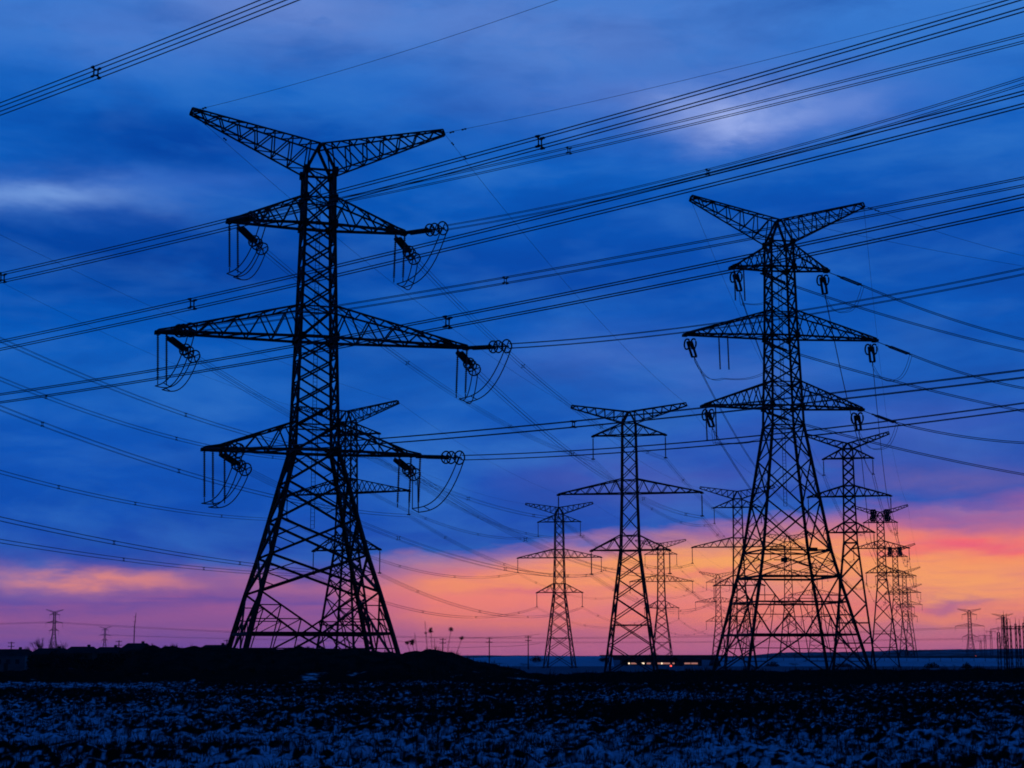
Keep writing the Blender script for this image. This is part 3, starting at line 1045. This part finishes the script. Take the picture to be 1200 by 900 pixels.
# right tower: back span falling to the right, forward span to the narrow towers
for k, (py, sag) in {'UR': (398, .5), 'UL': (412, .5), 'MR': (455, .4), 'ML': (482, .4), 'LR': (519, .4), 'LL': (556, .4)}.items():
    P = TB.pt(k, 0); Q = to_edge(P, BB_IN, 1200, py)
    bundle(P, Q, sag, f'{POSN[k]} conductor bundle sloping from the right giant down to the right edge', 0, 1.6, .2, .05, (), four=False)
for s, nm, py in ((-1, 'left', 312), (1, 'right', 300)):
    P = TB.horn(s); earth(P, to_edge(P, BB_IN, 1200, py), .4, f'{nm} earth wire sloping from the right giant down to the right edge', 0, 1.6, .02, (.04, .08))
for k in POSN:
    bundle(TB.pt(k, 1), R5.pt(k), 4.6, f'{POSN[k]} conductor bundle dropping from the right giant to the first narrow pylon', 0, 1, .3, .036, (), four=False)
for s, nm in ((-1, 'left'), (1, 'right')):
    earth(TB.horn(s), R5.horn(s), 3.2, f'{nm} earth wire dropping from the right giant to the first narrow pylon', 0, 1, .02)
# a second circuit crossing the whole view in front of the towers
for (a, b, sag, t0, t1, sp_, lb) in (
        ((0, 128, 95), (330, -1, 76), .05, -1.2, 3.2, (.39,), 'four-wire conductor bundle crossing the top left corner of the sky'),
        ((0, 326, 108), (1200, 4, 66), .5, -.6, 1.6, (.004, .64), 'uppermost of the three long conductor bundles crossing the whole view behind the left giant'),
        ((0, 405, 108), (1200, 116, 66), .35, -.6, 1.6, (.27,), 'middle one of the three long conductor bundles crossing the whole view'),
        ((0, 467, 108), (1200, 237, 66), .5, -.6, 1.6, (.555,), 'lowest of the three long conductor bundles crossing the whole view')):
    bundle(at(*a), at(*b), sag, lb, t0, t1, .52, .03, sp_, hs=.78)
# far lines along the horizon
for (a, b, sag, lb) in (((0, 731, 1980), (62, 729, 1950), 0, 'far line running left from the pylon above the rooftops at the left edge'),
                        ((62, 729, 1950), (1138, 735, 1700), 14, 'long sagging far line along the horizon from the rooftop pylon to the hill pylon'),
                        ((122, 744, 2900), (1177, 748, 1900), 8, 'lowest far line along the horizon behind the legs of the pylons')):
    bundle(at(*a), at(*b), sag, lb, -.8 if a[0] == 0 else 0, 1, 1.2, .13, (), four=False)


# ------------------------------------------------------------------ overpass, lights and added glow building behind it
def overpass():
    p0, p1 = at(712, 769, YE), at(842, 769, YE)
    root = empty('overpass_bridge', (p0.x, YE, gzf(p0.x, YE)), 0, 'low dark concrete overpass on square piers, lights showing beneath its deck', 'bridge')
    zt = 2.45 - root.location.z; L = p1.x - p0.x
    mb = MB(); mb.box((L / 2, 0, zt - .7), (L + 6, 9, 1.1)); mb.box((L / 2, -4.2, zt - 1.35), (L + 4, .5, .5)); mb.build('deck', 'concrete', root)
    mb = MB(); mb.box((L / 2, -4.6, zt + .1), (L + 6, .25, .55)); mb.build('parapet', 'concrete', root)
    mb = MB(); mb.box((L / 2, 4.6, zt + .1), (L + 6, .25, .55)); mb.build('parapet', 'concrete', root)
    for f in (.17, .42, .62, .66, .83, .98):
        mb = MB()
        for y in (-3, 0, 3):
            mb.box((L * f, y, (zt - 1.2) / 2), (.9, .9, zt - 1.2))
        mb.box((L * f, 0, zt - 1.45), (1.1, 8.4, .5))
        mb.build('pier', 'concrete', root)


overpass()


def glow_building():  # building added only to carry the glow seen below the deck
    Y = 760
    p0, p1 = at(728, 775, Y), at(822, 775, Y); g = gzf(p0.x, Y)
    root = empty('added_glow_building', (p0.x, Y, g), 0, 'added low building whose glowing panels stand for lights and sky glow under the overpass', 'building')
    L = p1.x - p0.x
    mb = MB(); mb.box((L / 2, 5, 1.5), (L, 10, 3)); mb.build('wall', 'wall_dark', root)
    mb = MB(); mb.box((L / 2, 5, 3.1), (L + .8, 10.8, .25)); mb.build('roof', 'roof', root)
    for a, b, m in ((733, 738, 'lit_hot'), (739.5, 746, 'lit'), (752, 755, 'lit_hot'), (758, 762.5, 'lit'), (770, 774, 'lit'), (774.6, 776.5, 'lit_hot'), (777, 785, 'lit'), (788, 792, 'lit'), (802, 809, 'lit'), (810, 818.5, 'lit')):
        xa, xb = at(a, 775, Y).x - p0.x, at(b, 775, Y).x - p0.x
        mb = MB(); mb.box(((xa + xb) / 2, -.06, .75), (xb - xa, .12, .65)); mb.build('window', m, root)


glow_building()


def lamp_post(px, py, D, h, mat, label):
    p = at(px, py, D); z0 = p.z - h
    root = empty('lamp_post', (p.x, D, z0), 0, label, 'lamp')
    mb = MB(); mb.tube([(0, 0, -.5), (0, 0, h)], [.16, .09], 6); mb.bar((0, 0, h), (.3, -.5, h + .1), .12); mb.build('pole', 'steel', root)
    mb = MB(); mb.ring((.3, -.6, h + .02), (0, 1, 0), .22, .22, 10); mb.build('lamp', mat, root)


lamp_post(785, 780.5, 640, 1.9, 'lit_red', 'red signal lamp on a short post in front of the overpass')
lamp_post(1143, 769, 1500, 6, 'lit_red', 'small red lamp glowing on the far blue hillside')


# ------------------------------------------------------------------ houses at the left
def house(px0, px1, ridge_y, D, wall, label, flat=False, depth=9):
    a, b = at(px0, ridge_y, D), at(px1, ridge_y, D)
    w = b.x - a.x; cx = (a.x + b.x) / 2; g = -1.4
    H = a.z - g
    root = empty('house', (cx, D, g), 0, label, 'house', 'houses along the left skyline')
    he = H * (.74 if not flat else .9)
    mb = MB(); mb.box((0, depth / 2, he / 2), (w * .92, depth, he)); mb.build('wall', wall, root)
    mb = MB()
    x0, x1, y0, y1 = -w / 2, w / 2, -.45, depth + .45
    rx = w / 2 - (H - he) * (.75 if not flat else .3)
    rx = max(rx, w * .12); yr = depth / 2
    q = [(x0, y0, he), (x1, y0, he), (x1, y1, he), (x0, y1, he), (-rx, yr, H), (rx, yr, H)]
    mb.poly([q[0], q[1], q[5], q[4]]); mb.poly([q[1], q[2], q[5]]); mb.poly([q[2], q[3], q[4], q[5]]); mb.poly([q[3], q[0], q[4]]); mb.poly([q[3], q[2], q[1], q[0]])
    rf = mb.build('roof', 'roof', root)
    mb = MB(); mb.box((rx * .55, yr + .3, H), (.6, .6, .9)); mb.build('chimney', 'wall_dark', rf)
    n = max(1, int(w / 2.6))
    for i in range(n):
        x = lerp(-w * .4, w * .4, (i + .5) / n)
        f = MB(); f.box((x, -.03, he * .6), (1.15, .06, 1.25)); fr = f.build('window', 'wall_pale', root)
        f = MB(); f.box((x, -.075, he * .6), (.95, .05, 1.05)); f.build('pane', 'glasswin', fr)
    f = MB(); f.box((w * .05, -.04, 1.0), (.95, .08, 2.0)); f.build('door', 'wood', root)
    return root


house(-22, 32, 760.5, 400, 'wall_pale', 'house with pale wall panels at the left edge under the first utility pole')
house(34, 76, 759.5, 405, 'wall_dark', 'narrow dark house below the bare tree at the left')
house(72, 110, 757.5, 398, 'wall_dark', 'dark house with a long straight ridge below the far left pylon')
house(106, 141, 758, 403, 'wall_dark', 'dark house under the smallest far pylon at the left')
house(138, 174, 753.5, 396, 'wall_dark', 'tallest dark house, standing at the foot of the thin mast')
house(236, 264, 755.5, 402, 'wall_dark', 'flat topped dark house beside the left foot of the left giant', True)


def hedge(px0, px1, top, D, label, seed):
    rng = random.Random(seed)
    a, b = at(px0, top, D), at(px1, top, D); g = gzf(a.x, D); L = b.x - a.x; h = a.z - g
    root = empty('hedge', (a.x, D, g), 0, label, 'hedge')
    mb = MB()
    for i in range(5200):
        x = rng.uniform(0, L); hh = h * (.82 + .2 * math.sin(x * .9 + seed) * math.sin(x * .37) + rng.uniform(-.08, .06))
        c = Vector((x, rng.gauss(0, .5), rng.random() ** .7 * hh)); q = rng.uniform(.14, .32)
        u = Vector((rng.uniform(-1, 1), rng.uniform(-1, 1), rng.uniform(-1, 1))).normalized() * q
        v = u.cross(Vector((rng.uniform(-1, 1), rng.uniform(-1, 1), 1))).normalized() * q * .6
        mb.poly([c - u, c + v, c + u, c - v])
    mb.build('foliage', 'leaf', root)
    mb = MB()
    for i in range(int(L / 1.5)):
        x = i * 1.5 + rng.uniform(0, 1); mb.tube([(x, 0, -.2), (x + rng.uniform(-.4, .4), 0, h * .7)], [.06, .03], 4)
    mb.build('stem', 'bark', root)


hedge(33, 174, 763, 330, 'dark hedge in front of the row of dark houses at the left', 3)

# ------------------------------------------------------------------ poles, mast, trees, shrubs, weeds
def utility_pole(px, top, D, label):
    p = at(px, top, D); g = gzf(p.x, D); h = p.z - g
    root = empty('utility_pole', (p.x, D, g), 0, label, 'utility pole', 'utility poles on the skyline')
    mb = MB(); mb.tube([(0, 0, -.3), (0, 0, h)], [.19, .13], 7); mb.build('post', 'wood', root)
    for dz in (.35, 1.4):
        mb = MB(); mb.box((0, -.15, h - dz), (1.9, .12, .14)); a = mb.build('crossarm', 'wood', root)
        mb = MB()
        for x in (-.8, -.3, .3, .8):
            mb.tube([(x, -.15, h - dz + .05), (x, -.15, h - dz + .3)], [.06, .04], 5)
        mb.build('insulator', 'glass', a)
    return root.location + Vector((0, 0, h))


tops = [utility_pole(573.5, 747, 500, 'taller utility pole on the skyline right of the dark mound'),
        utility_pole(619, 745, 500, 'utility pole beside the smaller pylon left of the slim central pylon'),
        utility_pole(519, 748, 500, 'utility pole rising behind the seed head weeds')]
utility_pole(13.5, 752, 500, 'short utility pole above the pale house at the left edge')
utility_pole(266, 749.5, 500, 'utility pole close against the left leg of the left giant')
utility_pole(139.5, 750.5, 500, 'stubby utility pole at the gable of the tallest dark house')
for i, (a, b) in enumerate(((2, 0), (0, 1))):
    for z, nm in ((.1, 'upper'), (-2.6, 'lower')):
        earth(tops[a] + Vector((0, -.2, z)), tops[b] + Vector((0, -.2, z)), .15, f'{nm} thin wire strung between the {("first two", "last two")[i]} utility poles right of the mound', -.3 if i == 0 else 0, 1.3 if i else 1, .04)

p = at(157, 752, 620); t = at(159.5, 718, 620)
mb = MB(); mb.tube([(0, 0, -5), (0, 0, (t.z - p.z) * .5), (t.x - p.x, 0, t.z - p.z)], [.2, .16, .09], 6)
root = empty('radio_mast', p, 0, 'thin slightly leaning mast behind the tallest dark house', 'mast')
mb.build('pole', 'steel', root)
mb = MB(); h = t.z - p.z
for k in range(4):
    z = h * (.35 + k * .17); mb.bar((-.5, 0, z), (.5, .2, z), .1)
mb.build('antenna', 'steel', root)


def branch(mb, p, d, L, r, depth, rng):
    q = p + d * L
    mb.tube([p, p.lerp(q, .5) + Vector((rng.uniform(-1, 1), rng.uniform(-1, 1), 0)) * L * .05, q], [r, r * .8, r * .6], 5)
    if depth == 0:
        return
    for i in range(3 if depth > 1 else 4):
        nd = (d + Vector((rng.uniform(-.8, .8), rng.uniform(-.8, .8), rng.uniform(0, .5)))).normalized()
        branch(mb, p.lerp(q, rng.uniform(.45, 1)), nd, L * rng.uniform(.55, .8), r * .6, depth - 1, rng)


def bare_tree(px, top, D, label, seed, spread=1.0):
    p = at(px, top, D); g = gzf(p.x, D); h = p.z - g
    rng = random.Random(seed)
    root = empty('bare_tree', (p.x, D, g), 0, label, 'tree')
    mb = MB(); mb.tube([(0, 0, -.3), (.05, 0, h * .3)], [.22, .15], 7); mb.build('trunk', 'bark', root)
    mb = MB()
    for i in range(6):
        d = Vector((rng.uniform(-.5, .5) * spread, rng.uniform(-.5, .5), 1)).normalized()
        branch(mb, Vector((.05, 0, h * .28)), d, h * .33, .09, 3, rng)
    mb.build('crown', 'bark', root)


bare_tree(50, 746, 440, 'bare branching tree between the pale house and the far left pylon', 4, 1.4)
bare_tree(41, 752, 430, 'low twiggy bare tree at the left, next to a taller bare tree', 6, 1.6)
bare_tree(69, 751, 440, 'slight bare tree right of the far left pylon foot', 9)


def bush(px, top, D, wpx, label, seed):
    p = at(px, top, D); base = at(px, 771.5, D)
    rng = random.Random(seed)
    w = wpx * D / F; h = max(.8, p.z - base.z + 1.2) if D > 650 else p.z - gzf(p.x, D)
    root = empty('bush', (p.x, D, p.z - h), 0, label, 'bush', 'bushes along the embankment')
    mb = MB()
    for i in range(520):
        a = rng.uniform(0, 2 * math.pi); rr = rng.random() ** .5
        cx = math.cos(a) * rr * w / 2 * (1 + .25 * math.sin(3 * a)); cy = math.sin(a) * rr * w / 2
        zt = h * (1 - rr ** 2 * .75) * rng.uniform(.75, 1.05)
        c = Vector((cx, cy, rng.uniform(.1, 1) * zt))
        s = rng.uniform(.12, .34)
        u = Vector((rng.uniform(-1, 1), rng.uniform(-1, 1), rng.uniform(-1, 1))).normalized() * s
        v = u.cross(Vector((rng.uniform(-1, 1), rng.uniform(-1, 1), 1))).normalized() * s * .6
        mb.poly([c - u, c + v, c + u, c - v])
    mb.build('foliage', 'leaf', root)
    mb = MB()
    for i in range(7):
        mb.tube([(0, 0, -.2), (rng.uniform(-.3, .3) * w, rng.uniform(-.3, .3) * w, h * .7)], [.07, .03], 4)
    mb.build('stem', 'bark', root)


bush(629, 767, 676, 15, 'dark bush on the embankment left of the smaller pylon foot', 1)
bush(708, 768, 676, 12, 'small dark bush where the embankment meets the overpass', 2)
bush(762, 765.5, 676, 20, 'broad dark bush above the middle of the overpass', 3)
bush(790, 767.5, 676, 11, 'low dark bush by the overpass right of the small pylon foot', 4)


bush(905, 773.5, 640, 16, 'low dark bush on the blue bank behind the left legs of the right giant', 5)
bush(987, 775, 600, 22, 'wide dark bush on the blue bank behind the right legs of the right giant', 6)
bush(1092, 775.5, 560, 17, 'dark bush on the blue bank between the narrow pylons and the hill pylon', 7)
bush(1133, 776.5, 540, 12, 'small dark bush on the blue bank below the lone hill pylon', 8)
a, b = at(846, 771, 676), at(1240, 772.5, 676)
root = empty('guard_rail', (a.x, 676, a.z), 0, 'long dark guard rail along the road bank right of the overpass', 'guard rail')
L = b.x - a.x
mb = MB(); mb.box((L / 2, 0, .55), (L, .08, .34)); mb.box((L / 2, .3, .12), (L, .12, .3)); mb.build('rail', 'concrete', root)
for k in range(30):
    mb = MB(); mb.box((L * (k + .5) / 30, .1, -.3), (.16, .16, 2.0)); mb.build('post', 'concrete', root)


def seed_weed(px, D, heads, label, seed):
    base = at(px, 770, D); g = 0.0
    rng = random.Random(seed)
    root = empty('dried_weed', (base.x, D, g), 0, label, 'weed', 'dried weeds in the field')
    O = root.location.copy()
    for hx, hy, r in heads:
        e = at(hx, hy, D + rng.uniform(-.4, .4)) - O
        st = Vector((rng.uniform(-.1, .1), rng.uniform(-.1, .1), -.05))
        mid = Vector((lerp(st.x, e.x, .35), lerp(st.y, e.y, .5), e.z * .6))
        pts = [((st.lerp(mid, t)).lerp(mid.lerp(e, t), t)) for t in (i / 8 for i in range(9))]
        mb = MB(); mb.tube(pts, [lerp(.007, .004, i / 8) for i in range(9)], 5)
        for k in (4, 5, 6):
            if rng.random() < .7:
                o_ = pts[k]; tw = Vector((rng.uniform(-1, 1), rng.uniform(-.5, .5), rng.uniform(.7, 1.4))) * rng.uniform(.06, .16)
                mb.tube([o_, o_ + tw * .6 + Vector((0, 0, .01)), o_ + tw], [.004, .003, .002], 4)
        s = mb.build('stem', 'straw', root)
        if r:
            mb = MB()
            for k in range(34):
                d = Vector((rng.gauss(0, 1), rng.gauss(0, 1), rng.gauss(0.05, 1))).normalized()
                mb.bar(e, e + d * r * rng.uniform(.45, 1.05), r * .22)
            mb.build('seed_head', 'straw', s)


seed_weed(507, 27, [(505, 739, .05), (528.5, 738, .045), (541, 748, .045), (477, 753, .04), (483, 752, .06), (486, 742, .0), (499, 742, .025), (498, 728, 0), (509, 748, 0)], 'tall dried weed with round seed heads standing out above the dark mound', 1)
seed_weed(330, 30, [(322, 845, .03), (334, 838, .03), (345, 856, .025), (315, 870, 0)], 'short dried weed in the field below the right leg of the left giant', 2)
seed_weed(1165, 29, [(1150, 838, .035), (1166, 828, .03), (1178, 846, .03), (1188, 850, .0)], 'dried weed near the right edge of the snowy field', 3)
seed_weed(90, 29, [(84, 846, .03), (97, 838, .03), (104, 858, .02)], 'dried weed near the left edge of the snowy field', 4)


# ------------------------------------------------------------------ substation at the right edge
def lattice_mast(px, top, D, w, label, beam=0.0):
    p = at(px, top, D); g = gzf(p.x, D); h = p.z - g
    root = empty('lattice_mast', (p.x, D, g), 0, label, 'mast', 'substation masts')
    mb = MB(); hb, ht = w / 2, w * .32
    n = max(6, int(h / 1.3))
    C = lambda i, t: Vector((((-1, 1, 1, -1)[i % 4]) * lerp(hb, ht, t), ((-1, -1, 1, 1)[i % 4]) * lerp(hb, ht, t), h * t))
    for i in range(4):
        mb.bar(C(i, 0), C(i, 1), .1)
        for k in range(n):
            mb.bar(C(i, k / n), C(i + 1, (k + 1) / n), .05)
    mb.build('post', 'steel', root)
    mb = MB(); mb.tube([(0, 0, h - .2), (0, 0, h + 1.6)], [.08, .03], 5); mb.build('spike', 'steel', root)
    if beam:
        mb = MB()
        for s in (-.3, .3):
            mb.bar((-beam / 2, -.3, h - .5 + s), (beam / 2, -.3, h - .5 + s), .12)
        for k in range(8):
            mb.bar((-beam / 2 + beam * k / 8, -.3, h - .8), (-beam / 2 + beam * (k + 1) / 8, -.3, h - .2), .07)
        mb.build('beam', 'steel', root)
        mb = MB()
        for k in (-.4, 0, .4):
            mb.ribbed((beam * k, -.3, h - .8), (beam * k, -.3, h - 2.0), .06, .13, 6, 6)
        mb.build('insulator', 'glass', root)


for px, top, w, bm, lb in ((1170, 741, .8, 0, 'thickest and shortest substation mast, leftmost of the row at the right edge'), (1176, 723, .5, 0, 'tallest substation mast at the right edge'),
                           (1179.5, 726, .45, 0, 'substation mast close beside the tallest one'), (1184, 733, .4, 4.4, 'substation mast with a crossbeam and hanging insulators'),
                           (1190, 731, .45, 0, 'substation mast right of the crossbeam mast'), (1194.5, 733, .45, 3.0, 'substation mast with a short crossbeam near the right edge'), (1199.5, 730, .6, 0, 'substation mast cut by the right edge of the view')):
    lattice_mast(px, top, 420, w, lb, bm)
for px, top, bm, lb in ((1154, 744, 9, 'far gantry with a crossbeam, left of the substation masts'), (1161, 739, 7, 'far gantry just left of the thickest substation mast'), (1149, 750, 8, 'lowest far gantry between the hill pylon and the substation masts')):
    lattice_mast(px, top, 1100, 1.4, lb, bm)

# ------------------------------------------------------------------ stubble over the field
rng = np.random.default_rng(5)
N = 42000
a = np.radians(rng.uniform(-19, 19, N)); r = 24 * (125 / 24) ** (rng.random(N) ** .8)
x, y = r * np.sin(a), r * np.cos(a)
keep = fbm(x, y, 2.5, 44, 3) + .3 * rng.random(N) > .6
x, y, r = x[keep], y[keep], r[keep]
clz = .27 * (fbm(x, y * 1.25, .62, 11, 4, .6) - .5) + .16 * np.abs(fbm(x, y, 1.0, 3, 3) - .5) * 2 + .5 * (fbm(x, y, 6, 5, 2) - .5)
hh = rng.uniform(.07, .3, len(x)) * (1 + (rng.random(len(x)) > .96) * 1.0)
vv, ff = [], []
for i in range(len(x)):
    for k in range(3):
        th = rng.uniform(0, 6.28); ln = rng.uniform(0, .5) * hh[i]
        px_, py_, pz_ = x[i] + rng.uniform(-.07, .07), y[i] + rng.uniform(-.07, .07), clz[i] - .03
        w = .008 + .00012 * r[i]
        n = len(vv)
        vv += [(px_ - w, py_, pz_), (px_ + w, py_, pz_), (px_ + math.cos(th) * ln, py_ + math.sin(th) * ln, pz_ + hh[i] * rng.uniform(.6, 1.1))]
        ff.append((n, n + 1, n + 2))
me = bpy.data.meshes.new('grass'); me.from_pydata(vv, [], ff); me.update(); me.materials.append(MAT['straw'])
o = bpy.data.objects.new('grass', me); COL.objects.link(o)
tag(o, 'dry stubble and grass poking through the snow of the field', 'grass', kind='stuff')

# dry grass along the banks and verges
rng = np.random.default_rng(9)
vv, ff = [], []
for V in TUFT:
    L = V[:, 0].max() - V[:, 0].min()
    n = int(L * 38)
    idx = rng.integers(0, len(V), n)
    P = V[idx] + rng.normal(0, .12, (n, 3)) * np.array([1, 1, 0])
    keep = fbm(P[:, 0], P[:, 1], 3.0, 123, 3) + .25 * rng.random(n) > .62
    for p in P[keep]:
        h0 = rng.uniform(.12, .5) * (2.0 if rng.random() > .965 else 1)
        for k in range(4):
            x0, y0 = p[0] + rng.uniform(-.14, .14), p[1] + rng.uniform(-.1, .1)
            th = rng.uniform(0, 6.28); ln = rng.uniform(0, .45) * h0
            q = len(vv)
            vv += [(x0 - .022, y0, p[2] - .08), (x0 + .022, y0, p[2] - .08), (x0 + math.cos(th) * ln, y0 + math.sin(th) * ln, p[2] + h0 * rng.uniform(.5, 1.1))]
            ff.append((q, q + 1, q + 2))
me = bpy.data.meshes.new('bank_grass'); me.from_pydata(vv, [], ff); me.update(); me.materials.append(MAT['straw'])
o = bpy.data.objects.new('bank_grass', me); COL.objects.link(o)
tag(o, 'ragged dry grass along the dark banks at the edge of the field', 'grass', kind='stuff')
